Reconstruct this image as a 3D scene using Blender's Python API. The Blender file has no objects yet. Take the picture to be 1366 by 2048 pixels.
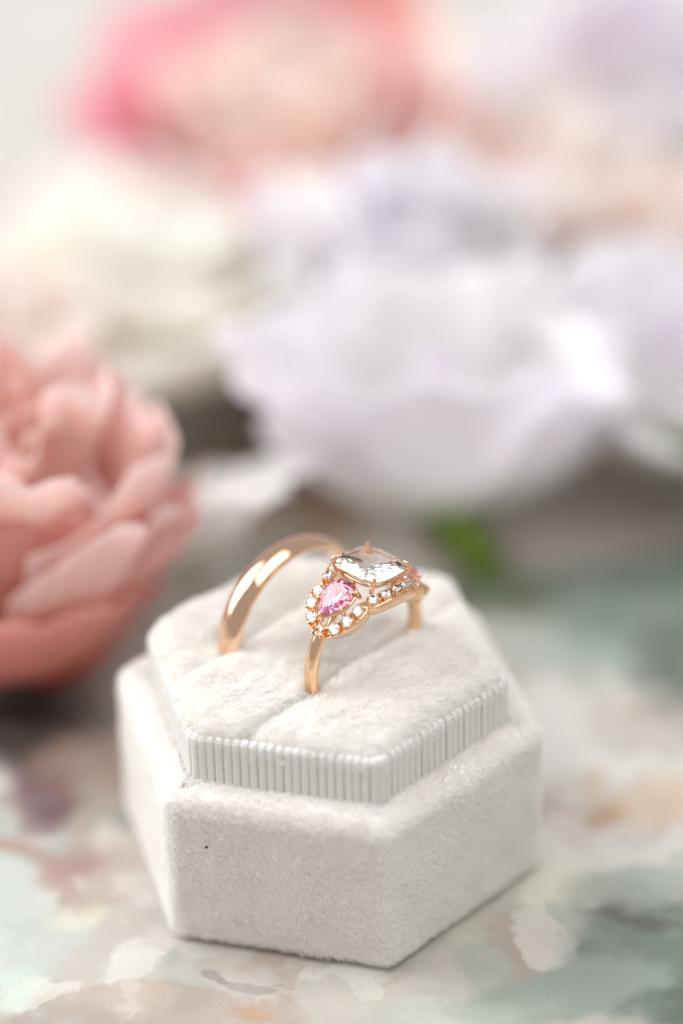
import bpy, bmesh, math, random
import numpy as np
from mathutils import Matrix, Vector, Euler
R_ = math.radians
MM = 0.001                                   # everything below is laid out in millimetres
scene = bpy.context.scene
C = scene.collection

# ------------------------------------------------------------------ camera
cam_data = bpy.data.cameras.new('camera')
cam = bpy.data.objects.new('camera', cam_data); C.objects.link(cam)
cam.location = (2.303*MM, -254.35*MM, 202.46*MM)
cam.rotation_euler = (1.01186, 0.01766, -0.01021)
cam_data.sensor_width = 36.0; cam_data.lens = 100.2
cam_data.clip_start = 0.01; cam_data.clip_end = 20.0
cam_data.dof.use_dof = True
cam_data.dof.focus_distance = 0.3008
cam_data.dof.aperture_fstop = 4.3
cam_data.dof.aperture_blades = 0
scene.camera = cam

# ------------------------------------------------------------------ world, lamps, exposure
world = bpy.data.worlds.new('World'); scene.world = world; world.use_nodes = True
bg = world.node_tree.nodes['Background']
bg.inputs[0].default_value = (1.0, 0.972, 0.945, 1); bg.inputs[1].default_value = 0.43

def area(name, loc, target, sx, sy, power, col):
    d = bpy.data.lights.new(name, 'AREA'); d.shape = 'RECTANGLE'; d.size = sx; d.size_y = sy
    d.energy = power; d.color = col
    o = bpy.data.objects.new(name, d); C.objects.link(o); o.location = loc
    o.rotation_euler = (Vector(target)-Vector(loc)).to_track_quat('-Z', 'Y').to_euler()
    return o
area('window_light', (-1.38, 0.53, 0.98), (0, 0.03, 0.01), 1.25, 1.55, 34, (0.96, 0.985, 1.0))
area('overhead_fill', (0.18, -0.12, 1.0), (0, 0.05, 0.01), 0.9, 0.9, 7.0, (0.975, 0.985, 1.0))  # unseen soft fill, added overhead to brighten stones, top faces and petals

scene.view_settings.view_transform = 'Standard'; scene.view_settings.look = 'None'
scene.view_settings.exposure = 0.15; scene.view_settings.gamma = 1.0
scene.view_settings.use_curve_mapping = False
cy = scene.cycles
cy.max_bounces = 14; cy.diffuse_bounces = 8; cy.glossy_bounces = 6; cy.transmission_bounces = 14
cy.transparent_max_bounces = 8; cy.sample_clamp_indirect = 6.0; cy.caustics_reflective = True
cy.caustics_refractive = True; cy.use_denoising = True; cy.use_adaptive_sampling = True; cy.adaptive_threshold = 0.02; cy.blur_glossy = 0.3
try:
    scene.cycles_curves.shape = 'RIBBONS'; scene.cycles_curves.subdivisions = 2
except Exception: pass

# ------------------------------------------------------------------ node helpers
def srgb(r, g, b):
    f = lambda c: (c/255/12.92) if c/255 <= 0.04045 else ((c/255+0.055)/1.055)**2.4
    return (f(r), f(g), f(b), 1.0)
class NT:
    def __init__(s, name):
        s.m = bpy.data.materials.new(name); s.m.use_nodes = True
        s.t = s.m.node_tree; s.n = s.t.nodes; s.p = s.n['Principled BSDF']; s.out = s.n['Material Output']
    def add(s, kind, **kw):
        nd = s.n.new(kind)
        for k, v in kw.items(): setattr(nd, k, v)
        return nd
    def link(s, a, b): s.t.links.new(a, b)
    def set(s, **kw):
        for k, v in kw.items(): s.p.inputs[k.replace('_', ' ')].default_value = v
    def math(s, op, a, b=None, c=None, clamp=False):
        nd = s.add('ShaderNodeMath', operation=op); nd.use_clamp = clamp
        for i, v in enumerate((a, b, c)):
            if v is None: continue
            if isinstance(v, (int, float)): nd.inputs[i].default_value = v
            else: s.link(v, nd.inputs[i])
        return nd.outputs[0]
    def mix(s, f, a, b, mode='MIX'):
        nd = s.add('ShaderNodeMix', data_type='RGBA', blend_type=mode)
        for sock, v in ((nd.inputs[0], f), (nd.inputs[6], a), (nd.inputs[7], b)):
            if isinstance(v, (int, float)): sock.default_value = v
            elif isinstance(v, tuple): sock.default_value = v
            else: s.link(v, sock)
        return nd.outputs[2]
    def noise(s, vec, scale, detail=4, rough=0.55, color=False):
        nd = s.add('ShaderNodeTexNoise'); nd.inputs['Scale'].default_value = scale
        nd.inputs['Detail'].default_value = detail; nd.inputs['Roughness'].default_value = rough
        if vec is not None: s.link(vec, nd.inputs['Vector'])
        return nd.outputs['Color' if color else 'Fac']
    def bump(s, h, strength, dist):
        b = s.add('ShaderNodeBump'); b.inputs['Strength'].default_value = strength
        b.inputs['Distance'].default_value = dist; s.link(h, b.inputs['Height']); s.link(b.outputs[0], s.p.inputs['Normal'])

# ------------------------------------------------------------------ materials
def mat_velvet_cloth():
    t = NT('velvet_ground_cloth'); t.set(Base_Color=(0.88, 0.85, 0.82, 1), Roughness=0.95)
    t.set(Sheen_Weight=0.3, Sheen_Roughness=0.5)
    return t.m
def mat_pile(name, a, b):
    t = NT(name)
    hi = t.add('ShaderNodeHairInfo')
    t.link(t.mix(hi.outputs['Random'], a, b), t.p.inputs['Base Color'])
    t.set(Roughness=0.45, Specular_IOR_Level=0.35)
    tr = t.add('ShaderNodeBsdfTranslucent'); tr.inputs[0].default_value = b
    mx = t.add('ShaderNodeMixShader'); mx.inputs[0].default_value = 0.42
    t.link(t.p.outputs[0], mx.inputs[1]); t.link(tr.outputs[0], mx.inputs[2]); t.link(mx.outputs[0], t.out.inputs[0])
    return t.m
def mat_ribbon():
    t = NT('grosgrain_silk')
    tc = t.add('ShaderNodeTexCoord')
    w = t.add('ShaderNodeTexWave', wave_type='BANDS', bands_direction='Z'); w.inputs['Scale'].default_value = 0.314/(0.26*MM)
    w.inputs['Distortion'].default_value = 0.4
    t.link(tc.outputs['Object'], w.inputs['Vector'])
    t.bump(w.outputs['Fac'], 0.8, 0.00008)
    t.set(Base_Color=(0.80, 0.775, 0.745, 1), Roughness=0.5, Specular_IOR_Level=0.4, Sheen_Weight=0.25)
    return t.m
def mat_gold(name, col, rough):
    t = NT(name)
    tc = t.add('ShaderNodeTexCoord')
    n = t.noise(tc.outputs['Object'], 900.0, 3)
    t.link(t.math('MULTIPLY_ADD', n, 0.10, rough-0.05), t.p.inputs['Roughness'])
    t.set(Base_Color=col, Metallic=1.0)
    return t.m
def mat_gem(name, col, ior):
    t = NT(name); t.set(Base_Color=col, Roughness=0.0, IOR=ior, Transmission_Weight=1.0)
    return t.m
def mat_petal(name, base, mid, rim, transl=0.6):
    t = NT(name)
    uv = t.add('ShaderNodeUVMap'); sp = t.add('ShaderNodeSeparateXYZ'); t.link(uv.outputs[0], sp.inputs[0])
    nz = t.noise(uv.outputs[0], 5.0, 3)
    tt = t.math('MULTIPLY_ADD', t.math('SUBTRACT', nz, 0.5), 0.35, sp.outputs['Y'])
    cr = t.add('ShaderNodeValToRGB'); t.link(tt, cr.inputs[0])
    e = cr.color_ramp.elements; e[0].position = 0.08; e[0].color = base; e[1].position = 0.97; e[1].color = rim
    k = e.new(0.55); k.color = mid
    # fine veins running up the petal
    wv = t.add('ShaderNodeTexWave', wave_type='BANDS', bands_direction='X'); wv.inputs['Scale'].default_value = 6
    wv.inputs['Distortion'].default_value = 2.5; t.link(uv.outputs[0], wv.inputs['Vector'])
    col = t.mix(t.math('MULTIPLY', wv.outputs['Fac'], 0.10), cr.outputs[0], base, 'MULTIPLY')
    t.link(col, t.p.inputs['Base Color'])
    t.set(Roughness=0.55, Specular_IOR_Level=0.25, Sheen_Weight=0.15)
    tr = t.add('ShaderNodeBsdfTranslucent'); t.link(col, tr.inputs[0])
    mx = t.add('ShaderNodeMixShader'); mx.inputs[0].default_value = transl
    t.link(t.p.outputs[0], mx.inputs[1]); t.link(tr.outputs[0], mx.inputs[2]); t.link(mx.outputs[0], t.out.inputs[0])
    return t.m
def mat_leaf(name, a, b):
    t = NT(name); tc = t.add('ShaderNodeTexCoord')
    n = t.noise(tc.outputs['Object'], 220.0, 4)
    t.link(t.mix(n, a, b), t.p.inputs['Base Color']); t.set(Roughness=0.5)
    return t.m
def mat_plain(name, col, rough=0.6):
    t = NT(name); t.set(Base_Color=col, Roughness=rough); return t.m

# paper patches, mostly printed watercolour wash, coral flower's shade painted in too: (x mm, y mm, radius along, radius across, angle deg, edge softness, strength, colour)
BLOTS = [
 (41, 47, 17, 11, 20, .35, .90, srgb(118, 132, 122)), (44, 31, 7, 9, 0, .45, .85, srgb(86, 98, 91)),
 (30, 36, 9, 4.5, -20, .4, .50, srgb(160, 172, 162)), (22, 50, 9, 5.5, 15, .5, .80, srgb(72, 88, 58)),  # last: dark green patch behind the box
 (58, 58, 16, 10, 30, .4, .7, srgb(112, 128, 118)), (52, 20, 9, 7, 30, .4, .4, srgb(176, 186, 176)),
 (37, 63, 12, 6, 5, .5, .6, srgb(212, 194, 182)), (41, 80, 12, 5, 0, .5, .55, srgb(190, 170, 146)),
 (-3, 78, 8, 10, 30, .5, .85, srgb(122, 94, 72)), (-12, 84, 9, 4, 10, .5, .9, srgb(110, 92, 52)), (-14, 72, 9, 9, 20, .5, .85, srgb(158, 134, 118)), (0, 66, 6, 6, 0, .5, .8, srgb(150, 122, 96)),  # brown patches on the paper below the lilac flower
 (36.5, -21, 13, 10, 40, .22, .98, srgb(116, 126, 118)), (33, -8.5, 7, 2.6, 10, .35, .65, srgb(152, 163, 154)),
 (33.4, -14.4, 4.2, .9, -12, .8, .80, srgb(98, 98, 93)), (44, -28, 10, 7, 0, .3, .8, srgb(92, 102, 95)),
 (25, -26.5, 12, 4.6, 22, .25, .9, srgb(142, 151, 142)), (12, -31, 9, 3, 5, .35, .6, srgb(180, 186, 176)),
 (31.6, 3.6, 3.2, 2.2, 30, .55, .85, srgb(158, 128, 102)), (38.6, 5.4, 7.5, 4.0, 20, .5, .65, srgb(206, 184, 160)),
 (30.5, 9, 2.5, 1.4, 60, .5, .5, srgb(190, 160, 126)),
 (-33.5, -16.5, 6.5, 6.2, 30, .25, .75, srgb(182, 190, 184)), (-37, -5, 5, 7, 0, .4, .55, srgb(172, 184, 178)),
 (-36, -25, 6, 4, 20, .35, .6, srgb(196, 210, 200)),
 (-30.5, -2.2, 7.5, 2.2, -14, .65, .8, srgb(152, 124, 118)), (-30.4, -5.5, 2.0, 3.6, 8, .65, .7, srgb(160, 134, 127)),
 (-38, -.5, 5, 1.6, 10, .45, .8, srgb(164, 134, 122)),
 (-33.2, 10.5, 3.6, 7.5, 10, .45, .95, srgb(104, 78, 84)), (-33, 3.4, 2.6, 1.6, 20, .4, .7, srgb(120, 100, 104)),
 (-37, 23, 12, 8, 0, .6, .98, srgb(40, 26, 22)), (-28, 15, 6, 6, 0, .5, .7, srgb(160, 136, 120)),  # first: shade beneath the coral flower, painted dark into the paper colour
 (-28, -12.7, 3.4, 2.2, 10, .5, .55, srgb(212, 207, 188)), (-21, -27.5, 4, 2.0, 10, .5, .5, srgb(190, 174, 158)),
 (-11.9, -24.0, 1.6, .7, -35, .25, .8, srgb(138, 130, 126)), (-8.9, -25.8, 2.2, 1.0, -30, .25, .75, srgb(150, 146, 140)),
 (-6.3, -25.2, 1.5, .5, -10, .3, .6, srgb(158, 152, 146)), (-8.5, -29.2, 1.9, 1.0, 5, .6, .6, srgb(176, 142, 106)),
 (-15, -31, 3, 1.2, 5, .4, .6, srgb(170, 158, 148)), (14, -15, 6, 3, 30, .5, .35, srgb(206, 200, 184)),
 (24, -9, 5, 4, 40, .5, .45, srgb(214, 208, 190)), (3, -27, 6, 2.5, 0, .5, .35, srgb(206, 200, 190)),
]
def mat_paper():
    t = NT('watercolour_paper')
    tc = t.add('ShaderNodeTexCoord'); P = tc.outputs['Object']
    def warp(vec, scale, amt, detail):
        n = t.noise(vec, scale, detail, 0.6, color=True)
        s = t.add('ShaderNodeVectorMath', operation='SUBTRACT'); t.link(n, s.inputs[0]); s.inputs[1].default_value = (.5, .5, .5)
        m = t.add('ShaderNodeVectorMath', operation='SCALE'); t.link(s.outputs[0], m.inputs[0]); m.inputs['Scale'].default_value = amt
        a = t.add('ShaderNodeVectorMath', operation='ADD'); t.link(vec, a.inputs[0]); t.link(m.outputs[0], a.inputs[1])
        return a.outputs[0]
    Wp = warp(warp(P, 90.0, 9*MM, 3), 420.0, 2.2*MM, 5)
    wash = t.noise(P, 160.0, 6, 0.65); fine = t.noise(P, 2400.0, 4, 0.75); broad = t.noise(P, 28.0, 4, 0.6)
    base = t.mix(broad, srgb(203, 200, 197), srgb(183, 177, 170))
    base = t.mix(t.math('MULTIPLY', t.math('SUBTRACT', wash, 0.5, clamp=True), 1.2), base, srgb(214, 206, 196))
    col = base
    sx = t.add('ShaderNodeSeparateXYZ'); t.link(P, sx.inputs[0])
    fade = t.add('ShaderNodeMapRange', interpolation_type='SMOOTHSTEP'); t.link(sx.outputs['Y'], fade.inputs[0])     # the print stops towards the back of the sheet
    fade.inputs[1].default_value = 0.12; fade.inputs[2].default_value = 0.075; fade.inputs[3].default_value = 0; fade.inputs[4].default_value = 1
    for (off, sc, lo, hi, st, c) in (((.31, .12, 0), 46, .42, .50, .45, srgb(166, 159, 147)), ((.77, .45, 0), 40, .50, .56, .6, srgb(152, 158, 150)), ((.11, .83, 0), 52, .53, .59, .55, srgb(164, 143, 132)),
                                     ((.53, .21, 0), 80, .53, .57, .5, srgb(214, 211, 204))):
        ad = t.add('ShaderNodeVectorMath', operation='ADD'); t.link(Wp, ad.inputs[0]); ad.inputs[1].default_value = off
        nz = t.noise(ad.outputs[0], sc, 3, 0.5)
        mr = t.add('ShaderNodeMapRange', interpolation_type='SMOOTHSTEP'); t.link(nz, mr.inputs[0])
        mr.inputs[1].default_value = lo; mr.inputs[2].default_value = hi; mr.inputs[3].default_value = 0; mr.inputs[4].default_value = st
        f = t.math('MULTIPLY', t.math('MULTIPLY', mr.outputs[0], fade.outputs[0]), t.math('MULTIPLY_ADD', wash, 1.3, 0.35), clamp=True)
        col = t.mix(f, col, c)
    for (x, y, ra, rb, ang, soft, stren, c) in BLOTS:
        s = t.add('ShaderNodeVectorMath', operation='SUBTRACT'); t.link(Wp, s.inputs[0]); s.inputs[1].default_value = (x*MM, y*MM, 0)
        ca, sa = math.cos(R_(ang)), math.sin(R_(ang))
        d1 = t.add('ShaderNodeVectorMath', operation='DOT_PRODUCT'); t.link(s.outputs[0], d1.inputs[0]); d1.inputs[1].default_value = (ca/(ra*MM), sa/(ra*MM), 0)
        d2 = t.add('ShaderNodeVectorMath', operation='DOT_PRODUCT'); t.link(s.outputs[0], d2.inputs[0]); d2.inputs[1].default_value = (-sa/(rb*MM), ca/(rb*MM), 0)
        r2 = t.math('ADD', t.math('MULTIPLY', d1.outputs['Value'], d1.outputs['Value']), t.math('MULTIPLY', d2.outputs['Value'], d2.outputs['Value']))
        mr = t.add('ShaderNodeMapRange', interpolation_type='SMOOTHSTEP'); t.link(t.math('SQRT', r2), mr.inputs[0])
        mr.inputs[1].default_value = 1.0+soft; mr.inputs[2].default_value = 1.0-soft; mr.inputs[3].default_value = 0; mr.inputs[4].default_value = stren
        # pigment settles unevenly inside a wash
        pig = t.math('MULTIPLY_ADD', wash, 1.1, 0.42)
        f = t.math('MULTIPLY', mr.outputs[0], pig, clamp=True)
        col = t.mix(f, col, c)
    col = t.mix(t.math('MULTIPLY', t.math('SUBTRACT', fine, 0.5, clamp=True), 1.3), col, srgb(130, 128, 123))
    t.link(col, t.p.inputs['Base Color']); t.set(Roughness=0.75, Specular_IOR_Level=0.25)
    t.bump(t.noise(P, 2600.0, 4, 0.6), 0.35, 0.00012)
    return t.m

M = dict(
 cloth=mat_velvet_cloth(),
 pile=mat_pile('velvet_pile', (0.85, 0.83, 0.80, 1), (0.985, 0.976, 0.962, 1)),
 ribbon=mat_ribbon(),
 gold=mat_gold('rose_gold', (0.87, 0.575, 0.40, 1), 0.085),
 gold2=mat_gold('rose_gold_setting', (0.89, 0.595, 0.38, 1), 0.085),
 clear=mat_gem('pale_blush_stone', (1.0, 0.97, 0.97, 1), 1.88),
 pink=mat_gem('pink_stone', (0.96, 0.44, 0.91, 1), 1.77),
 dia=mat_gem('clear_diamond', (1, 1, 1, 1), 2.42),
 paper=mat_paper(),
 speck=mat_plain('dark_lint', (0.03, 0.03, 0.03, 1)),
 coral=mat_petal('coral_petal', srgb(246, 168, 152), srgb(252, 212, 202), srgb(253, 228, 221)),
 coral_light=mat_petal('pale_pink_petal', srgb(249, 194, 182), srgb(253, 229, 222), srgb(254, 238, 234)),
 coral_dark=mat_petal('deep_coral_petal', srgb(243, 156, 138), srgb(249, 192, 179), srgb(250, 208, 199)),
 lilac=mat_petal('pale_lilac_petal', srgb(248, 247, 244), srgb(251, 249, 251), srgb(249, 246, 251)),
 lilac2=mat_petal('lilac_petal', srgb(250, 249, 250), srgb(250, 247, 250), srgb(247, 241, 249)),
 white=mat_petal('white_petal', srgb(249, 248, 244), srgb(252, 251, 250), srgb(252, 251, 252)),
 cream=mat_petal('cream_petal', srgb(252, 248, 238), srgb(253, 252, 247), srgb(253, 252, 250)),
 hot=mat_petal('pink_petal', srgb(250, 230, 222), srgb(250, 202, 213), srgb(250, 213, 221)),
 orange=mat_petal('salmon_petal', srgb(251, 232, 220), srgb(250, 204, 195), srgb(250, 206, 200)),
 peach=mat_petal('peach_petal', srgb(248, 226, 198), srgb(252, 238, 230), srgb(253, 245, 242)),
 blush=mat_petal('blush_petal', srgb(250, 232, 222), srgb(252, 242, 237), srgb(253, 249, 246)),
 green=mat_leaf('fresh_green', srgb(92, 126, 30), srgb(124, 152, 52)),
 darkgreen=mat_leaf('dark_green', srgb(58, 76, 46), srgb(84, 104, 66)),
 stem=mat_leaf('brown_stem', srgb(84, 74, 52), srgb(106, 98, 60)),
)

# ------------------------------------------------------------------ object helpers
def tag(o, label=None, cat=None, group=None, kind=None):
    for k, v in (('label', label), ('category', cat), ('group', group), ('kind', kind)):
        if v: o[k] = v
    return o
def link(o, parent=None):
    C.objects.link(o)
    if parent is not None: o.parent = parent
    return o
def empty(name, loc=(0, 0, 0), rot=(0, 0, 0)):
    o = bpy.data.objects.new(name, None); o.empty_display_size = 0.005
    o.location = [c*MM for c in loc]; o.rotation_euler = rot
    return link(o)
def mesh_obj(name, verts, faces, mat, parent=None, smooth=True, uv=None):
    me = bpy.data.meshes.new(name)
    me.from_pydata([tuple(np.asarray(v, float)*MM) for v in verts], [], faces)
    if uv is not None:
        ul = me.uv_layers.new(name='UVMap')
        li = np.zeros(len(me.loops), dtype=np.int32); me.loops.foreach_get('vertex_index', li)
        ul.data.foreach_set('uv', np.asarray(uv, np.float32)[li].ravel())
    if smooth: me.polygons.foreach_set('use_smooth', [True]*len(me.polygons))
    me.materials.append(mat); me.update()
    return link(bpy.data.objects.new(name, me), parent)
def grid_faces(nu, nv, closed_u=False, closed_v=False, off=0):
    f = []
    for i in range(nu if closed_u else nu-1):
        for j in range(nv if closed_v else nv-1):
            i2, j2 = (i+1) % nu, (j+1) % nv
            f.append((off+i*nv+j, off+i2*nv+j, off+i2*nv+j2, off+i*nv+j2))
    return f
def tube(path, radii, nseg=10, cap=True):
    """round bar along a path; returns verts, faces"""
    P = np.asarray(path, float); n = len(P); radii = np.broadcast_to(radii, (n,))
    T = np.gradient(P, axis=0); T /= np.linalg.norm(T, axis=1)[:, None]
    ref = np.array([0, 0, 1.0]) if abs(T[0][2]) < .9 else np.array([1.0, 0, 0])
    V = []
    a = np.cross(T[0], ref); a /= np.linalg.norm(a)
    for i in range(n):
        a = a-T[i]*(a@T[i]); a /= np.linalg.norm(a); b = np.cross(T[i], a)
        for k in range(nseg):
            t = 2*math.pi*k/nseg
            V.append(P[i]+radii[i]*(math.cos(t)*a+math.sin(t)*b))
    F = grid_faces(n, nseg, closed_v=True)
    if cap:
        F.append(tuple(range(nseg))[::-1]); F.append(tuple((n-1)*nseg+k for k in range(nseg)))
    return V, F
class MB:
    def __init__(s): s.v = []; s.f = []
    def add(s, vf):
        o = len(s.v); s.v += [np.asarray(p, float) for p in vf[0]]; s.f += [tuple(i+o for i in f) for f in vf[1]]; return s
    def build(s, name, mat, parent=None, smooth=True): return mesh_obj(name, s.v, s.f, mat, parent, smooth)
def ball(c, r, nu=8, nv=6, sc=(1, 1, 1)):
    V = [np.array(c)+np.array([0, 0, r*sc[2]])]; F = []
    for i in range(1, nv):
        th = math.pi*i/nv
        for j in range(nu):
            ph = 2*math.pi*j/nu
            V.append(np.array(c)+r*np.array([math.sin(th)*math.cos(ph)*sc[0], math.sin(th)*math.sin(ph)*sc[1], math.cos(th)*sc[2]]))
    V.append(np.array(c)-np.array([0, 0, r*sc[2]])); last = len(V)-1
    for j in range(nu): F.append((0, 1+j, 1+(j+1) % nu))
    for i in range(nv-2):
        for j in range(nu):
            a = 1+i*nu; F.append((a+j, a+nu+j, a+nu+(j+1) % nu, a+(j+1) % nu))
    a = 1+(nv-2)*nu
    for j in range(nu): F.append((a+j, last, a+(j+1) % nu))
    return V, F
def hull_mesh(name, pts, mat):
    bm = bmesh.new()
    for p in pts: bm.verts.new(tuple(np.asarray(p, float)*MM))
    r = bmesh.ops.convex_hull(bm, input=bm.verts)
    junk = list({e for e in r['geom_interior']+r['geom_unused'] if isinstance(e, bmesh.types.BMVert)})
    if junk: bmesh.ops.delete(bm, geom=junk, context='VERTS')
    bmesh.ops.recalc_face_normals(bm, faces=bm.faces)
    me = bpy.data.meshes.new(name); bm.to_mesh(me); bm.free(); me.materials.append(mat); return me

rng = np.random.default_rng(11); random.seed(5)
def sinfield(seed, scale, n=14, stretch=None):
    """smooth random field over 3D points in mm, about -1..1"""
    g = np.random.default_rng(seed)
    K = g.normal(size=(n, 3))*2*math.pi/scale/1.6; ph = g.uniform(0, 6.283, n)
    if stretch is not None: K = K*np.asarray(stretch)
    return lambda P: np.sin(np.asarray(P)@K.T+ph).sum(1)/math.sqrt(n/2)

# ------------------------------------------------------------------ table paper
HEXA = 2.88234; RB = 24.4; RI = 20.62; H1 = 19.9; H2 = 25.05      # hexagon angle, outer and inner circumradius, ledge and ribbon height
nx = 60
PX = np.linspace(-700, 700, nx); PY = np.linspace(-250, 1100, nx)
pv = [(x, y, 0.0) for x in PX for y in PY]
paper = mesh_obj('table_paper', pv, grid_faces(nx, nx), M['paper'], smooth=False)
tag(paper, 'white paper printed with loose green and brown watercolour washes under the ring box', 'paper', kind='structure')

# ------------------------------------------------------------------ ring box
def hex_path(R, rc, n_side, n_corner):
    """rounded hexagon outline, list of (x, y, nx, ny), corner order starting at HEXA"""
    out = []
    ap = R*math.cos(math.pi/6)
    for i in range(6):
        a = HEXA+i*math.pi/3
        d = rc/math.cos(math.pi/6)
        cx, cyy = (R-d)*math.cos(a), (R-d)*math.sin(a)
        for k in range(n_corner+1):
            t = a-math.pi/6+math.pi/3*k/n_corner
            out.append((cx+rc*math.cos(t), cyy+rc*math.sin(t), math.cos(t), math.sin(t)))
        b = HEXA+(i+1)*math.pi/3
        nx_, ny_ = math.cos(a+math.pi/6), math.sin(a+math.pi/6)
        p0 = np.array(out[-1][:2]); c2 = np.array([(R-d)*math.cos(b), (R-d)*math.sin(b)])+rc*np.array([nx_, ny_])
        for k in range(1, n_side):
            q = p0+(c2-p0)*k/n_side; out.append((q[0], q[1], nx_, ny_))
    return out
def stack(profile, rc, R, n_side=10, n_corner=5):
    """profile: list of (inset, z); returns verts, faces"""
    hp = hex_path(R, rc, n_side, n_corner); V = []
    for (ins, z) in profile:
        for (x, y, a, b) in hp: V.append((x-ins*a, y-ins*b, z))
    return V, grid_faces(len(profile), len(hp), closed_v=True), len(hp)

def flip(F): return [tuple(reversed(f)) for f in F]
box = empty('ring_box')
tag(box, 'hexagonal off-white velvet ring box with ribbed ribbon around its cushioned top', 'ring box')
prof = [(2.0, 0.05), (1.3, 0.2), (0.65, 0.75), (0.38, 1.5)] + [(0.35+0.05*math.sin(k/8*math.pi), 1.4+(H1-3.2)*k/8) for k in range(1, 9)]
for k in range(1, 8):
    t = k/7*math.pi/2; prof.append((0.35+1.75*(1-math.cos(t)), H1-1.75+1.75*math.sin(t)-0.42))
prof += [(2.6, H1-0.42), (3.3, H1-0.42), (4.4, H1-0.42)]
V, F, nh = stack(prof, 1.8, RB)
F = flip(F)
F.append(tuple(range(nh))[::-1]); F.append(tuple((len(prof)-1)*nh+k for k in range(nh)))
base = mesh_obj('base', V, F, M['cloth'], box)
base_geo = (np.array(V), [f for f in F if len(f) == 4])

# pads of the cushion: u runs along the slots, w across them
UA = HEXA+2*math.pi/3+math.pi/6+math.pi/2; UA = UA % (2*math.pi)
UX = np.array([math.cos(UA), math.sin(UA), 0]); WX = np.array([math.sin(UA), -math.cos(UA), 0])
SLOT_BAND, SLOT_ENG = -7.1, 4.35
RP = RI-0.85; AP = RP*math.cos(math.pi/6)
und = sinfield(3, 7.0); und2 = sinfield(8, 2.6)
def pad(w0, w1, edge0, edge1, seed):
    ns, nt = 44, 64
    V = np.zeros((ns, nt, 3))
    # denser sampling near the rims
    S = 0.5-0.5*np.cos(np.linspace(0, math.pi, ns)); T = 0.5-0.5*np.cos(np.linspace(0, math.pi, nt))
    for i, s in enumerate(S):
        w = w0+(w1-w0)*s; um = RP-abs(w)/math.sqrt(3)
        for j, tt in enumerate(T):
            u = -um+2*um*tt
            # distance to each rim
            d_s0, d_s1 = w-w0, w1-w
            d_e = min(u+um, um-u)*math.cos(R_(30))
            def drop(d, r, depth):
                if d >= r: return 0.0
                q = 1-d/r; return depth*(1-math.sqrt(max(0, 1-q*q)))
            z = H2+1.25
            z -= drop(d_s0, *edge0)+drop(d_s1, *edge1)+drop(d_e, 1.7, 2.2)
            mid = ((w-(w0+w1)/2)/((w1-w0)/2))
            z -= 0.45*mid*mid
            V[i, j] = UX*u+WX*w+np.array([0, 0, z])
    P = V.reshape(-1, 3)
    uu = P@UX; ww = P@WX
    q = np.stack([uu*0.30, ww, np.zeros_like(uu)], 1)
    P[:, 2] += 0.22*und(q+seed)+0.05*und2(P+seed)
    return P, flip(grid_faces(ns, nt))
SL = (1.15, 2.2); RM = (1.6, 2.2)
pad_specs = [(-AP, SLOT_BAND-0.04, RM, SL), (SLOT_BAND+0.04, SLOT_ENG-0.04, SL, SL), (SLOT_ENG+0.04, AP, SL, RM)]
pads = []
for k, (w0, w1, e0, e1) in enumerate(pad_specs):
    P, Fp = pad(w0, w1, e0, e1, 13.0*k)
    if (lambda a, b, c: np.cross(b-a, c-a)[2])(P[Fp[1000][0]], P[Fp[1000][1]], P[Fp[1000][2]]) < 0: Fp = flip(Fp)
    pads.append((mesh_obj('cushion_pad', P, Fp, M['cloth'], box), P, Fp))

# ribbon: a backing strip and every rib of the grosgrain over it
rib_r = RI
hp = hex_path(rib_r, 2.2, 40, 14)
prb = [(0.35, H1-0.6), (0.35, H2-0.6), (0.5, H2-0.22), (0.85, H2-0.12), (1.15, H2-0.3), (1.2, H2-2.0)]
V, F, _ = stack(prb, 2.2, rib_r, 10, 8)
ribbon = mesh_obj('ribbon', V, flip(F), M['ribbon'], box)
xy = np.array([(a, b) for a, b, _, _ in hp]+[hp[0][:2]]); nn = np.array([(c, d) for _, _, c, d in hp]+[hp[0][2:]])
arc = np.concatenate([[0], np.cumsum(np.linalg.norm(np.diff(xy, axis=0), axis=1))])
NR = int(round(arc[-1]/0.935)); pitch = arc[-1]/NR
def rib_mesh(seed):
    g = np.random.default_rng(seed)
    path = [(0.30, H1-0.62)]+[(0.30, H1-0.6+(H2-0.75-H1+0.6)*k/20) for k in range(1, 21)]
    for k in range(1, 10):
        t = k/9*math.pi; path.append((0.30+0.42*(1-math.cos(t)), H2-0.75+0.75*math.sin(t)**0.85))
    path.append((1.16, H2-1.6))
    Pth = np.array(path)
    T = np.gradient(Pth, axis=0); T /= np.linalg.norm(T, axis=1)[:, None]
    Nn = np.stack([-T[:, 1], T[:, 0]], 1)              # outward of the strip: inset decreases
    V = []; hw = pitch*0.475
    for i in range(len(Pth)):
        wob = 1+0.06*g.normal(); zig = 1+0.09*(-1)**i+0.02*g.normal()
        for k in range(7):
            a = math.pi*k/6
            off = 0.21*math.sin(a)*wob
            ins, z = Pth[i]+Nn[i]*off
            V.append((-ins, hw*math.cos(a)*zig, z))
    return V, grid_faces(len(Pth), 7)
rib_meshes = []
for s in range(6):
    o = mesh_obj('rib', *rib_mesh(s), M['ribbon'], ribbon); rib_meshes.append(o.data); bpy.data.objects.remove(o)
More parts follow.
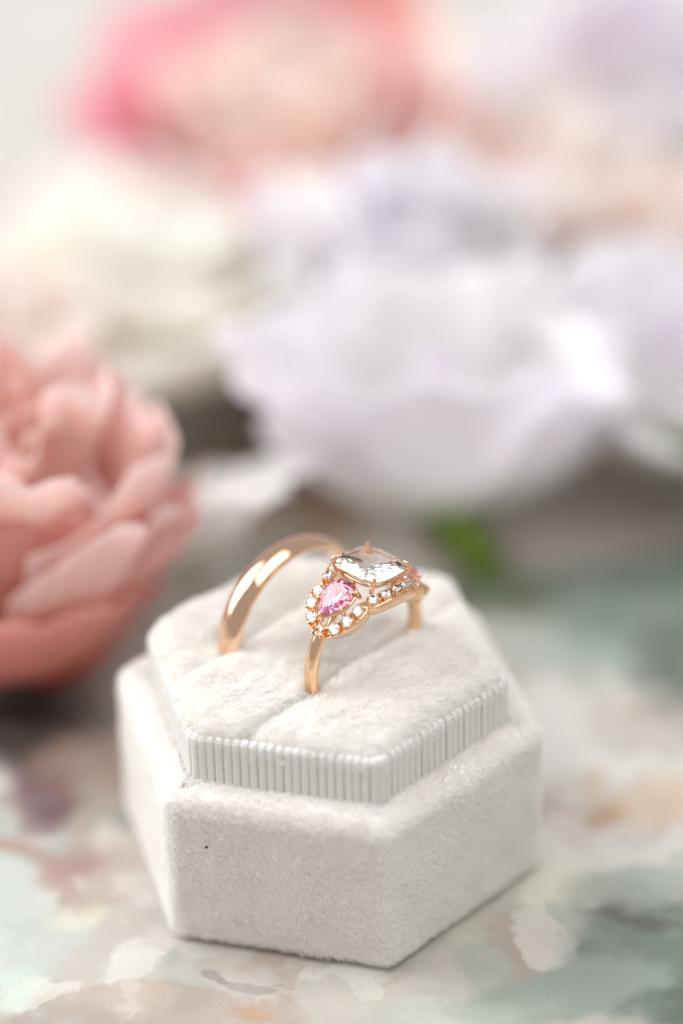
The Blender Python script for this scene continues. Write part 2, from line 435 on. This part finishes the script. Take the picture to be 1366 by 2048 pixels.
for i in range(NR):
    a = (i+0.5+random.gauss(0, 0.035))*pitch; k = min(np.searchsorted(arc, a)-1, len(arc)-2); f = (a-arc[k])/(arc[k+1]-arc[k])
    p = xy[k]*(1-f)+xy[k+1]*f; n = nn[k]*(1-f)+nn[k+1]*f
    o = link(bpy.data.objects.new('rib', rib_meshes[random.randrange(6)]), ribbon)
    o.location = (p[0]*MM, p[1]*MM, random.gauss(0, 0.02)*MM)
    o.rotation_euler = (0, 0, math.atan2(n[1], n[0])+random.gauss(0, 0.012))

# a dark speck of lint caught in the front face
fa = HEXA+1.5*math.pi/3; fn = np.array([math.cos(fa), math.sin(fa), 0]); ft = np.array([-math.sin(fa), math.cos(fa), 0])
c = fn*(RB*math.cos(math.pi/6)+0.28)+ft*(-7.6)+np.array([0, 0, 13.9])
mesh_obj('lint_speck', *ball(c, 0.16, 7, 5, (1.2, .8, 1)), M['speck'], base)

# velvet pile as real fibres
lean_a = sinfield(21, 9.0); lean_b = sinfield(22, 9.0); lean_c = sinfield(23, 0.8, 60, (.7, .7, 1.5)); lean_d = sinfield(24, 0.55, 60, (.6, .6, 1.6)); len_f = sinfield(25, 1.6)
def fibres(name, P, F, density, length, lean, flow, parent, zmin=-1e9, keep=None):
    F = np.array(F); tri = np.concatenate([F[:, [0, 1, 2]], F[:, [0, 2, 3]]])
    A, B, D = P[tri[:, 0]], P[tri[:, 1]], P[tri[:, 2]]
    cr = np.cross(B-A, D-A); ar = np.linalg.norm(cr, axis=1)/2
    n = int(ar.sum()*density)
    t = rng.choice(len(tri), n, p=ar/ar.sum())
    r1 = np.sqrt(rng.random(n)); r2 = rng.random(n)
    pts = A[t]*(1-r1)[:, None]+B[t]*(r1*(1-r2))[:, None]+D[t]*(r1*r2)[:, None]
    # smooth normals
    VN = np.zeros_like(P)
    for k in range(3): np.add.at(VN, tri[:, k], cr)
    VN /= np.linalg.norm(VN, axis=1)[:, None]+1e-12
    nr = VN[tri[t, 0]]*(1-r1)[:, None]+VN[tri[t, 1]]*(r1*(1-r2))[:, None]+VN[tri[t, 2]]*(r1*r2)[:, None]
    nr /= np.linalg.norm(nr, axis=1)[:, None]
    m = pts[:, 2] > zmin
    if keep is not None: m &= keep(pts, nr)
    pts, nr = pts[m], nr[m]; n = len(pts)
    fl = np.asarray(flow(pts, nr)) if callable(flow) else np.tile(np.asarray(flow, float), (n, 1))
    side = np.cross(nr, fl); 
    ang = 0.35*lean_a(pts)+0.22*lean_c(pts)
    d = fl*np.cos(ang)[:, None]+side*np.sin(ang)[:, None]+rng.normal(0, 0.45, (n, 3))
    d -= nr*(d*nr).sum(1)[:, None]; d /= np.linalg.norm(d, axis=1)[:, None]+1e-9
    amt = (lean*(1+0.42*lean_b(pts)+0.22*lean_d(pts)))[:, None]
    amt = np.clip(amt, 0.05, 2.2)
    L = (length*(1+0.18*rng.normal(size=n)+0.10*len_f(pts)))[:, None]
    up = 1/np.sqrt(1+amt*amt)
    p0 = pts-nr*0.05; p1 = pts+L*0.45*up*(nr+d*amt*0.55); p2 = pts+L*up*(nr*0.92+d*amt*1.1)+rng.normal(0, 0.03, (n, 3))
    X = np.stack([p0, p1, p2], 1).reshape(-1, 3)*MM
    hc = bpy.data.hair_curves.new(name)
    hc.add_curves([3]*n)
    hc.attributes['position'].data.foreach_set('vector', X.astype(np.float32).ravel())
    ra = hc.attributes.get('radius') or hc.attributes.new('radius', 'FLOAT', 'POINT')
    ra.data.foreach_set('value', np.tile(np.array([0.028, 0.026, 0.011])*MM, n).astype(np.float32))
    hc.materials.append(M['pile'])
    o = link(bpy.data.objects.new(name, hc), parent); o['kind'] = 'stuff'
    return n
tot = 0
def base_flow(p, nr):
    t = np.stack([-nr[:, 1], nr[:, 0], np.zeros(len(p))], 1); l = np.linalg.norm(t, axis=1)[:, None]
    t = np.where(l > 0.2, t/np.maximum(l, 1e-6), np.array([[1.0, 0, 0]]))
    return t*0.8+np.array([[0, 0, -0.55]])
bn = lambda p, nr: (np.hypot(p[:, 0], p[:, 1]) > 10) & (nr[:, 2] > -0.75) & (p[:, 2] > 0.7)
tot += fibres('velvet_pile', base_geo[0], base_geo[1], 70, 0.55, 0.8, base_flow, base, keep=bn)
for o, P, Fp in pads:
    tot += fibres('velvet_pile', P, Fp, 70, 0.80, 0.75, tuple(UX*0.4+WX*0.9), o, zmin=H2-2.2)
print('fibres', tot)

# ------------------------------------------------------------------ rings
def ring_pt(phi, r, y): return np.array([r*math.sin(phi), y, r*math.cos(phi)])
def to_world(u, w, z): return UX*u+WX*w+np.array([0, 0, z])

# plain domed band
bc = to_world(1.9, SLOT_BAND-0.35, 25.2)
nphi = 128; prof = []
hw, r_in, r_out = 1.62, 8.75, 10.15
for k in range(9):
    a = -1+2*k/8; prof.append((r_out-0.70*abs(a)**2.2, a*hw))
prof += [(r_out-0.95, hw*0.99), (r_in+0.25, hw*0.9)]
for k in range(5):
    a = 1-2*k/4; prof.append((r_in+0.12*abs(a)**2, a*hw*0.8))
prof += [(r_in+0.25, -hw*0.9), (r_out-0.95, -hw*0.99)]
V = [ring_pt(2*math.pi*i/nphi, r, y) for i in range(nphi) for (r, y) in prof]
band = mesh_obj('wedding_band', V, grid_faces(nphi, len(prof), True, True), M['gold'])
band.location = Vector(bc)*MM; band.rotation_euler = (0, R_(0), UA)
tag(band, 'plain domed rose gold wedding band standing in the rear slot of the box', 'ring')

# engagement ring
ec = to_world(1.6, SLOT_ENG, 27.5)
eng = empty('engagement_ring', ec, (R_(0), R_(7), UA))
tag(eng, 'rose gold engagement ring with pale cushion stone, pink pear side stones and diamond halo', 'ring')
RH = 8.75
TIP = 58.5
# shank
ph = np.radians(np.linspace(TIP-1.5, 360-TIP+1.5, 90)); V = []
npf = 14
for p in ph:
    dd = min(abs(p-ph[0]), abs(p-ph[-1]))/R_(70); wdt = 0.72+0.30*min(1, dd)
    thk = 0.80
    for k in range(npf):
        a = 2*math.pi*k/npf
        V.append(ring_pt(p, 8.0+thk*math.cos(a)*(1 if math.cos(a) > 0 else 0.8), wdt*math.sin(a)))
Fs = grid_faces(len(ph), npf, closed_v=True); Fs.append(tuple(range(npf))); Fs.append(tuple((len(ph)-1)*npf+k for k in range(npf))[::-1])
mesh_obj('shank', V, Fs, M['gold2'], eng)
# bridge carrying the head under the stones
for sgn in (-1, 1):
    p_ = np.radians(np.linspace(TIP+2, 20, 20))
    mesh_obj('bridge', *tube([ring_pt(sgn*p, 7.3+0.5*k/19, 0) for k, p in enumerate(p_)], np.linspace(0.45, 0.24, 20), 10), M['gold2'], eng)

# halo rail: (angle from top, offset across) for a quarter, mirrored
pear_pts = [(-58.5, 0.0), (-52.0, 1.65), (-43.0, 2.62), (-33.0, 2.95), (-25.5, 2.62)]
cen_pts = [(-25.5, 2.62), (-19.5, 3.42), (-10.0, 3.80), (0.0, 3.92)]
def cat(pts, n, start_mirror=None, end_mirror=None):
    P = [np.array(p, float) for p in pts]
    P = [start_mirror if start_mirror is not None else 2*P[0]-P[1]]+P+[end_mirror if end_mirror is not None else 2*P[-1]-P[-2]]
    out = []
    for i in range(1, len(P)-2):
        for k in range(n):
            t = k/n
            out.append(0.5*((2*P[i])+(-P[i-1]+P[i+1])*t+(2*P[i-1]-5*P[i]+4*P[i+1]-P[i+2])*t*t+(-P[i-1]+3*P[i]-3*P[i+1]+P[i+2])*t**3))
    out.append(P[-2]); return out
q1 = cat(pear_pts, 6, start_mirror=np.array((-52.0, -1.65)))
q2 = cat(cen_pts, 6, end_mirror=np.array((10.0, 3.80)))
quarter = q1+q2[1:]
half = quarter+[np.array((-a, b)) for a, b in reversed(quarter[:-1])]
loop = half+[np.array((a, -b)) for a, b in reversed(half[1:-1])]
loop = np.array(loop)
flat = np.stack([np.radians(loop[:, 0])*RH, loop[:, 1]], 1)
tg = np.roll(flat, -1, 0)-np.roll(flat, 1, 0); tg /= np.linalg.norm(tg, axis=1)[:, None]
on = np.stack([-tg[:, 1], tg[:, 0]], 1)
if (on*flat).sum() < 0: on = -on
rp = [(0.66, -0.34), (0.74, -0.45), (0.70, -0.9), (0.58, -1.60), (0.35, -1.72), (-0.2, -1.68), (-0.45, -1.4), (-0.55, -0.6), (-0.52, -0.36), (-0.42, -0.40), (-0.36, -0.95), (0.45, -0.95), (0.52, -0.40)]
V = []
for i in range(len(flat)):
    for (o_, z_) in rp:
        f2 = flat[i]+on[i]*o_; V.append(ring_pt(f2[0]/RH, RH+z_, f2[1]))
mb = MB(); mb.add((V, grid_faces(len(flat), len(rp), True, True)))
dia_spots = []
for (a, b) in pear_pts[:4]:
    for sa in (-1, 1):
        for sb in (-1, 1):
            if b == 0 and sb < 0: continue
            dia_spots.append((sa*a, sb*b, 0.61))
for a in (-19.2, -9.8, 0.0, 9.8, 19.2):
    b = 3.92-0.55*(abs(a)/19.2)**2.2
    for sb in (-1, 1): dia_spots.append((a, sb*b, 0.61))
def frame(phi, y, r):
    o = ring_pt(phi, r, y); n = ring_pt(phi, 1, 0); t = np.array([math.cos(phi), 0, -math.sin(phi)])
    return o, t, np.array([0, 1.0, 0]), n
halo = None
for (a, b, r) in dia_spots:                     # seat and four beads for each stone
    o, t, y, n = frame(R_(a), b, RH)
    V = []; ns = 14
    for (rr, zz) in ((r+0.02, -0.95), (r+0.06, -0.30), (r+0.05, -0.08), (r-0.02, -0.03), (r-0.10, -0.16), (r-0.4, -0.5)):
        for k in range(ns):
            an = 2*math.pi*k/ns; V.append(o+t*rr*math.cos(an)+y*rr*math.sin(an)+n*zz)
    mb.add((V, grid_faces(6, ns, closed_v=True)))
    i = np.argmin(((flat-np.array([R_(a)*RH, b]))**2).sum(1)); ta = tg[i]; no = on[i]
    for s1 in (-1, 1):
        for s2 in (-1, 1):
            p2 = (ta*s1*0.58+no*s2*0.48)
            pc = o+t*p2[0]+y*p2[1]+n*0.12
            mb.add(ball(pc, 0.13, 7, 5)); mb.add(tube([pc-n*.5, pc], .11, 6, False))
halo = mb.build('halo_rail', M['gold2'], eng)
# round diamonds
dp = []
for k in range(16): dp.append((math.cos(2*math.pi*k/16), math.sin(2*math.pi*k/16), 0.0))
for k in range(16): dp.append((math.cos(2*math.pi*k/16), math.sin(2*math.pi*k/16), -0.05))
for k in range(8): dp.append((0.80*math.cos(2*math.pi*(k+.5)/8), 0.80*math.sin(2*math.pi*(k+.5)/8), 0.20))
for k in range(8): dp.append((0.56*math.cos(2*math.pi*k/8), 0.56*math.sin(2*math.pi*k/8), 0.32))
for k in range(8): dp.append((0.48*math.cos(2*math.pi*k/8), 0.48*math.sin(2*math.pi*k/8), -0.46))
dp.append((0, 0, -0.86))
dme = hull_mesh('diamond', np.array(dp)*0.64, M['dia'])
for (a, b, r) in dia_spots:
    o, t, y, n = frame(R_(a), b, RH+0.06)
    ob = link(bpy.data.objects.new('diamond', dme), halo)
    mt = Matrix((t, y, n)).transposed() @ Matrix.Rotation(random.uniform(0, 1), 3, 'Z')
    ob.matrix_local = Matrix.Translation(Vector(o)*MM) @ mt.to_4x4()

# cushion stone
def cushion(a, b, n, ex, z, rot=0):
    out = []
    for k in range(n):
        t = 2*math.pi*(k+rot)/n; c_, s_ = math.cos(t), math.sin(t)
        rr = (abs(c_)**ex+abs(s_)**ex)**(-1/ex)
        out.append((a*rr*c_, b*rr*s_, z))
    return out
GZ = 10.15; SA, SB = 2.98, 3.42
ex = 4.2
pts = cushion(SA, SB, 24, ex, 0.0)+cushion(SA, SB, 24, ex, -0.10)+cushion(SA*.90, SB*.90, 8, 3.4, 0.36, .5)+cushion(SA*.74, SB*.74, 8, 3.2, 0.64, 0)
pts += cushion(SA*.72, SB*.72, 12, 3.0, -0.88, .5)+cushion(SA*.38, SB*.38, 8, 2.4, -1.8)+[(0.2, 0, -2.5), (-0.2, 0, -2.5)]
stone = link(bpy.data.objects.new('cushion_stone', hull_mesh('cushion_stone', np.array(pts), M['clear'])), eng)
stone.location = (0, 0, GZ*MM)
stone['label'] = 'pale blush cushion cut centre stone'
def outline_tube(pts2, z, r, closed=True, ns=8):
    P = [(x, y, z) for x, y, *_ in pts2]; n = len(P)
    V = []
    for i in range(n):
        a = np.array(P[(i+1) % n])-np.array(P[i-1]); a /= np.linalg.norm(a); b = np.array([a[1], -a[0], 0])
        for k in range(ns):
            t = 2*math.pi*k/ns; V.append(np.array(P[i])+b*r*math.cos(t)+np.array([0, 0, r*math.sin(t)]))
    return V, grid_faces(n, ns, True, True)
mb = MB()
mb.add(outline_tube(cushion(SA-0.06, SB-0.06, 40, 4.4, 0), -0.26, 0.16))
mb.add(outline_tube(cushion(SA*.72, SB*.72, 32, 4.0, 0), -1.35, 0.16))
for sx in (-1, 1):
    for sy in (-1, 1):
        mb.add(tube([(sx*SA*.50, sy*SB*.50, -2.3), (sx*SA*.66, sy*SB*.66, -1.3), (sx*SA*.84, sy*SB*.84, -0.4)], 0.26, 8))
for sgn in (-1, 1):                              # side arms down to the bridge
    mb.add(tube([(sgn*SA*.72, 0, -1.35), (sgn*2.75, 0, -2.55)], 0.2, 8))
basket = mb.build('basket', M['gold2'], stone)
for sx in (-1, 1):
    for sy in (-1, 1):
        q = 0.86
        path = [(sx*SA*.80, sy*SB*.80, -1.0), (sx*SA*.89, sy*SB*.89, -0.35), (sx*SA*.905, sy*SB*.905, 0.12), (sx*SA*.86, sy*SB*.86, 0.40), (sx*SA*.77, sy*SB*.77, 0.56), (sx*SA*.70, sy*SB*.70, 0.60)]
        mesh_obj('claw', *tube(path, [.25, .25, .24, .20, .13, .04], 9), M['gold2'], stone)

# pear stones
def pear(L, Wd, n, z, sc=1.0, rot=0.0):
    out = []
    for k in range(n):
        t = 2*math.pi*(k+rot)/n
        x = -math.cos(t)                                  # -1 = point, +1 = round end
        y = math.sin(t)*abs(math.sin(t/2))**0.0
        wq = (0.80+0.36*x-0.16*x*x)                       # narrower toward the point
        out.append((L/2*x*sc, Wd/2*y*wq*sc*1.06, z))
    return out
for s in (-1, 1):
    L_, W_ = 5.0, 4.3
    pts = pear(L_, W_, 24, 0)+pear(L_, W_, 24, -0.1)+pear(L_, W_, 9, 0.36, .87, .5)+pear(L_, W_, 8, 0.62, .68)
    pts += pear(L_, W_, 12, -0.8, .72, .5)+pear(L_, W_, 7, -1.5, .36)+[(0.3, 0, -2.0)]
    ps = link(bpy.data.objects.new('pear_stone', hull_mesh('pear_stone', np.array(pts), M['pink'])), eng)
    ps['label'] = 'pink pear shaped side stone'
    phi = R_(s*34.5)
    o, t, y, n = frame(phi, 0, RH+0.62)
    xd = -t*s                                             # local +x: the round end, toward the centre stone
    n2 = n
    mt = Matrix((xd, np.cross(n2, xd), n2)).transposed()
    ps.matrix_local = Matrix.Translation(Vector(o)*MM) @ mt.to_4x4()
    mb = MB(); mb.add(outline_tube(pear(L_-.1, W_-.1, 36, 0), -0.30, 0.20)); mb.add(outline_tube(pear(L_*.62, W_*.62, 28, 0), -1.15, 0.22))
    for (x, yy) in ((-L_*.40, 0), (L_*.28, W_*.32), (L_*.28, -W_*.32)):
        mb.add(tube([(x, yy, -.3), (x*.7, yy*.7, -1.15), (x*.5, yy*.3, -1.9)], 0.22, 8))
    mb.build('basket', M['gold2'], ps)
    for (x, yy) in ((-L_*.49, 0), (L_*.33, W_*.44), (L_*.33, -W_*.44), (-L_*.16, W_*.40), (-L_*.16, -W_*.40)):
        d = np.array([x, yy, 0])
        mesh_obj('prong', *tube([d*1.02+[0, 0, -.8], d*1.04+[0, 0, -.2], d*1.03+[0, 0, .14], d*.94+[0, 0, .30], d*.86+[0, 0, .32]], [.24, .24, .23, .19, .07], 8), M['gold2'], ps)

# ------------------------------------------------------------------ flowers
def petal(L, W, o0, o1, cup, ruff, freq, seed, tipw=0.42, notch=0.0, wq=0.75, nu=15, nv=17, fan=False):
    """petal growing from the origin, up +z and out along +x; angles from the vertical in degrees"""
    g = np.random.default_rng(seed); phs = g.uniform(0, 6.28, 4)
    V = np.zeros((nu, nv, 3)); UV = np.zeros((nu, nv, 2))
    th = np.radians(np.linspace(o0, o1, nu)); ds = L/(nu-1)
    x = np.concatenate([[0], np.cumsum(np.sin((th[1:]+th[:-1])/2)*ds)]); z = np.concatenate([[0], np.cumsum(np.cos((th[1:]+th[:-1])/2)*ds)])
    for i in range(nu):
        t = i/(nu-1)
        hw = W/2*max(0.10, math.sin(math.pi*(0.04+(0.96-tipw*0.36)*t**wq)))**0.8
        if fan: hw = W/2*(0.10+0.90*math.sin(math.pi/2*t)**wq)
        for j in range(nv):
            v = -1+2*j/(nv-1)
            # tip rounding: outer columns end lower
            te = t*(1-(0.10*v*v+0.26*v**4 if fan else 0.16*v*v)-notch*math.exp(-(v/0.16)**2)*t)
            if fan: te *= 1+0.07*t*math.sin(4.6*v+phs[3])+0.05*t*math.sin(9.7*v+phs[0])
            k = te*(nu-1); i0 = min(int(k), nu-2); f = k-i0
            sx = x[i0]*(1-f)+x[i0+1]*f; sz = z[i0]*(1-f)+z[i0+1]*f; a = th[i0]*(1-f)+th[i0+1]*f
            nrm = np.array([-math.cos(a), 0, math.sin(a)])       # inward / upward side
            rc = W/(2*max(cup, 1e-3)); b = v*hw/rc
            off = rc*(1-math.cos(b)); yy = rc*math.sin(b)
            off += ruff*t*t*(math.sin(freq*v*3.0+phs[0])*0.7+0.5*math.sin(freq*v*5.3+phs[1]+2*t)+0.3*math.sin(9*t+phs[2]))
            V[i, j] = np.array([sx, yy, sz])+nrm*off; UV[i, j] = ((v+1)/2, t)
    return V.reshape(-1, 3), grid_faces(nu, nv), UV.reshape(-1, 2)
def add_petal(parent, az, mat, seed, org=(0, 0, 0), tilt=0.0, **kw):
    V, F, UV = petal(seed=seed, **kw)
    o = mesh_obj('petal', V, F, mat, parent, True, UV)
    md = o.modifiers.new('thickness', 'SOLIDIFY'); md.thickness = 0.18*MM; md.offset = 0
    o.location = [c*MM for c in org]; o.rotation_euler = (0, R_(tilt), R_(az))
    return o
def calyx(parent, r, h, mat, n=5):
    for k in range(n):
        V, F, UV = petal(h, r*1.1, 35, 20, 0.9, 0.1, 2, 90+k, tipw=1.0, nu=8, nv=7)
        o = mesh_obj('sepal', V, F, mat, parent, True, UV)
        md = o.modifiers.new('thickness', 'SOLIDIFY'); md.thickness = 0.5*MM
        o.rotation_euler = (0, 0, 2*math.pi*k/n)
def stemmed(parent, pts, r, mat): return mesh_obj('stem', *tube(pts, r, 10), mat, parent)
def flower(name, label, loc, rot, rings, group=None, wild=1.0, fan=False):
    f = empty(name, loc, [R_(a) for a in rot]); tag(f, label, 'flower', group)
    sd = abs(hash_(label)) % 9999
    for ri, (n, az0, L, W, o0, o1, cup, ruff, freq, mats, r0, z0) in enumerate(rings):
        fn_ = ri >= 2 if fan == 'inner' else fan
        for k in range(n):
            g = random.Random(sd+k*31+int(L*10)); az = az0+360*k/n+g.uniform(-9, 9)
            j = lambda a, d: a*(1+g.uniform(-d, d))
            add_petal(f, az, mats[k % len(mats)], sd+k*7+int(L*3), (r0*math.cos(R_(az)), r0*math.sin(R_(az)), z0+g.uniform(-.6, .6)),
                      L=j(L, .10*wild), W=j(W, .12*wild), o0=o0+g.uniform(-6, 6)*wild, o1=o1+g.uniform(-14, 14)*wild, cup=j(cup, .15), ruff=j(ruff, .3), freq=freq, notch=g.uniform(0, .06), fan=fn_, wq=1.0 if fn_ else .75)
    return f
def hash_(s):
    h = 7
    for ch in s: h = (h*131+ord(ch)) % 1000003
    return h

c, cd, cl = M['coral'], M['coral_dark'], M['coral_light']
f = flower('coral_flower', 'ruffled coral pink flower lying beside the box at the left', (-40.5, 34, 1), (2, 10, 20), [
 (6, 0, 30, 36, 82, 2, 1.0, .8, 1.2, [cd], 1, 0), (6, 30, 31, 34, 66, 4, 1.0, 1.0, 1.3, [cd, c], 1, 2),
 (6, 10, 32, 34, 54, 10, .8, 1.6, 1.8, [c, cl], 1, 3), (6, 35, 33, 32, 42, 14, .8, 1.9, 2.0, [cl, c, cl], 1, 4),
 (6, 0, 34, 28, 30, 12, .8, 2.0, 2.2, [cl], 1, 5), (5, 20, 33, 24, 16, 6, .9, 2.0, 2.4, [cl, c], .8, 6), (4, 50, 32, 18, 6, 2, .9, 1.8, 2.4, [c, cl], .5, 6)], wild=1.5, fan='inner')
calyx(f, 7, 9, M['green'])

w = M['white']
f = flower('white_blossom', 'small white blossom resting between coral flower and velvet box', (-17.5, 46, 5), (-20, -10, 0), [
 (5, 20, 23, 19, 40, 78, .6, .8, 2, [w], .5, 0), (4, 60, 9, 8, 25, 45, .9, .6, 2, [w], .5, 1)])
calyx(f, 3, 5, M['green'])

# large pale lilac flower behind the box, its wide front petal turned to the camera
l1, l2 = M['lilac'], M['lilac2']
f = empty('lilac_flower', (15, 64, 3)); tag(f, 'large pale lilac flower with wide drooping front petal behind the box', 'flower')
add_petal(f, -92, l1, 1, (0, -2, 0), L=32, W=48, o0=46, o1=4, cup=.5, ruff=2.2, freq=1.7, wq=1.1, fan=True)
add_petal(f, 180, l1, 2, (-3, -1, 2), L=34, W=30, o0=30, o1=60, cup=.4, ruff=2.4, freq=2.0, wq=1.1, fan=True)
add_petal(f, -12, l1, 3, (3, -1, 2), L=31, W=32, o0=32, o1=56, cup=.4, ruff=2.4, freq=2.0, wq=1.1, fan=True)
add_petal(f, 42, w, 4, (3, 2, 2), L=29, W=38, o0=28, o1=46, cup=.5, ruff=2.6, freq=2.2, wq=1.0, fan=True)
add_petal(f, 95, w, 5, (0, 3, 2), L=28, W=42, o0=18, o1=32, cup=.5, ruff=2.6, freq=2.4, wq=1.0, fan=True)
add_petal(f, 140, l1, 6, (-2, 2, 2), L=29, W=36, o0=24, o1=42, cup=.5, ruff=2.6, freq=2.4, wq=1.0, fan=True)
for k, az in enumerate((-60, 60, 180)): add_petal(f, az, l2 if k == 1 else w, 20+k, L=21, W=20, o0=14, o1=4, cup=1.0, ruff=1.2, freq=2.0, wq=1.0, fan=True)
calyx(f, 10, 12, M['green'], 5)
mesh_obj('stem', *tube([(0, -1, 1.5), (3, -6, -0.3), (6, -12, -1.0)], [3.4, 3.0, 2.2], 12), M['green'], f)

f = empty('lilac_flower', (49, 74, 2)); tag(f, 'white and lilac flower at the right edge behind the large lilac one', 'flower')
for k, (az, L, W, o0, o1, mt) in enumerate([(-100, 27, 38, 48, 60, l1), (-150, 30, 40, 40, 62, w), (-40, 30, 36, 45, 60, l2), (30, 32, 40, 35, 50, w), (100, 31, 40, 24, 36, l1), (160, 33, 42, 30, 55, w), (-90, 20, 24, 15, 25, w), (60, 22, 24, 15, 20, l2)]):
    add_petal(f, az, mt, 40+k, L=L, W=W, o0=o0, o1=o1, cup=.5, ruff=2.4, freq=2.2, wq=1.0, fan=True)
calyx(f, 7, 9, M['green'])
V, F, UV = petal(24, 7, 20, 75, .5, .6, 2, 77, tipw=1.0, nu=12, nv=9)
o = mesh_obj('leaf', V, F, M['stem'], f, True, UV); o.location = (16*MM, -2*MM, 12*MM); o.rotation_euler = (0, 0, R_(197))
o.modifiers.new('thickness', 'SOLIDIFY').thickness = 0.5*MM

cr = M['cream']
f = flower('white_ruffled_flower', 'white ruffled flower with faint lilac edges just behind the large lilac flower', (12, 101, 3), (0, 0, 0), [
 (6, 0, 32, 36, 46, 34, .6, 1.8, 1.8, [w, l1], 1, 0), (5, 30, 31, 32, 30, 20, .7, 1.8, 2.0, [w, l1], 1, 2), (4, 10, 31, 23, 16, 8, .9, 2.0, 2.2, [l1], 1, 3), (3, 50, 28, 17, 8, 2, 1.0, 1.4, 2.2, [w], .6, 4)], fan=True)
calyx(f, 7, 9, M['green'])
f = flower('pale_blush_rose', 'pale blush rose partly hidden behind the coral flower', (-44, 84, 3), (-4, 6, 0), [
 (6, 0, 30, 32, 70, 24, .9, 1.2, 1.5, [M['blush'], M['white']], 1, 0), (5, 36, 27, 28, 52, 10, 1.0, 1.0, 1.5, [M['blush']], 1, 2), (4, 10, 24, 22, 34, -4, 1.1, .8, 1.5, [M['peach'], M['blush']], 1, 3), (3, 40, 21, 16, 18, -12, 1.3, .5, 1.5, [M['blush']], .6, 4)])
calyx(f, 6, 8, M['green'])
f = flower('cream_rose', 'cream rose lying behind the coral flower', (-21, 101, 3), (-4, 0, 0), [
 (6, 0, 42, 44, 78, 40, .9, 1.0, 1.4, [cr], 1, 0), (5, 36, 31, 36, 62, 18, 1.0, .8, 1.4, [cr], 1, 2),
 (5, 10, 27, 30, 44, 0, 1.1, .8, 1.4, [cr], 1, 3), (4, 40, 23, 24, 28, -12, 1.2, .6, 1.4, [cr], 1, 4), (3, 0, 20, 17, 12, -16, 1.4, .5, 1.4, [cr], .6, 5)])
calyx(f, 7, 9, M['green'])
pk, og, pe, bl = M['hot'], M['orange'], M['peach'], M['blush']
f = flower('pink_rose', 'rose with hot pink and salmon outer petals and peach centre at the back', (-7, 148, 4), (8, 0, 0), [
 (8, 8, 44, 48, 74, 10, 1.0, .9, 1.4, [bl, og, pk, pk, pk, pk, og, og], 1, 0), (5, 36, 33, 34, 52, 6, 1.0, 1.0, 1.6, [pe], 1, 2),
 (5, 10, 30, 27, 36, 4, 1.0, 1.2, 1.8, [pe, bl], 1, 4), (4, 40, 27, 22, 20, -8, 1.2, .8, 1.8, [pe], 1, 4), (3, 0, 24, 16, 10, -10, 1.3, .6, 1.8, [pe], .6, 5)])
calyx(f, 7, 9, M['green'])
f = flower('blush_rose', 'soft blush rose between the cream rose and the lavender flower', (28, 130, 3), (-4, 0, 0), [
 (5, 0, 33, 34, 70, 20, .9, 1.0, 1.5, [bl], 1, 0), (5, 36, 25, 26, 52, 6, 1.0, .9, 1.5, [bl, cr], 1, 2), (4, 10, 22, 20, 34, -6, 1.1, .8, 1.5, [bl, pe], 1, 3), (3, 40, 19, 15, 18, -14, 1.3, .5, 1.5, [pe], .6, 4)])
calyx(f, 6, 8, M['green'])
f = flower('ivory_rose', 'ivory rose with blush heart behind the flower at the right edge', (52, 112, 2), (-4, -4, 0), [
 (6, 0, 31, 34, 72, 24, .9, 1.2, 1.5, [cr, w], 1, 0), (5, 36, 28, 30, 54, 10, 1.0, 1.0, 1.5, [bl, cr], 1, 2), (4, 10, 25, 23, 36, -4, 1.1, .8, 1.5, [bl], 1, 3), (3, 40, 22, 17, 18, -12, 1.3, .5, 1.5, [pe], .6, 4)])
calyx(f, 6, 8, M['green'])
f = flower('lavender_flower', 'pale lavender flower with open petals in the top corner at the back', (54, 160, 4), (-6, -6, 0), [
 (6, 0, 40, 36, 66, 30, .7, 1.8, 1.8, [l1, w, l1], 1, 0), (5, 30, 36, 30, 46, 20, .8, 1.8, 2.0, [w, l2], 1, 2), (4, 10, 30, 24, 26, 8, .9, 1.4, 2.0, [l2], 1, 3), (3, 40, 24, 17, 12, 0, 1.1, 1.0, 2.0, [w], .6, 4)], fan=True)
calyx(f, 7, 9, M['green'])
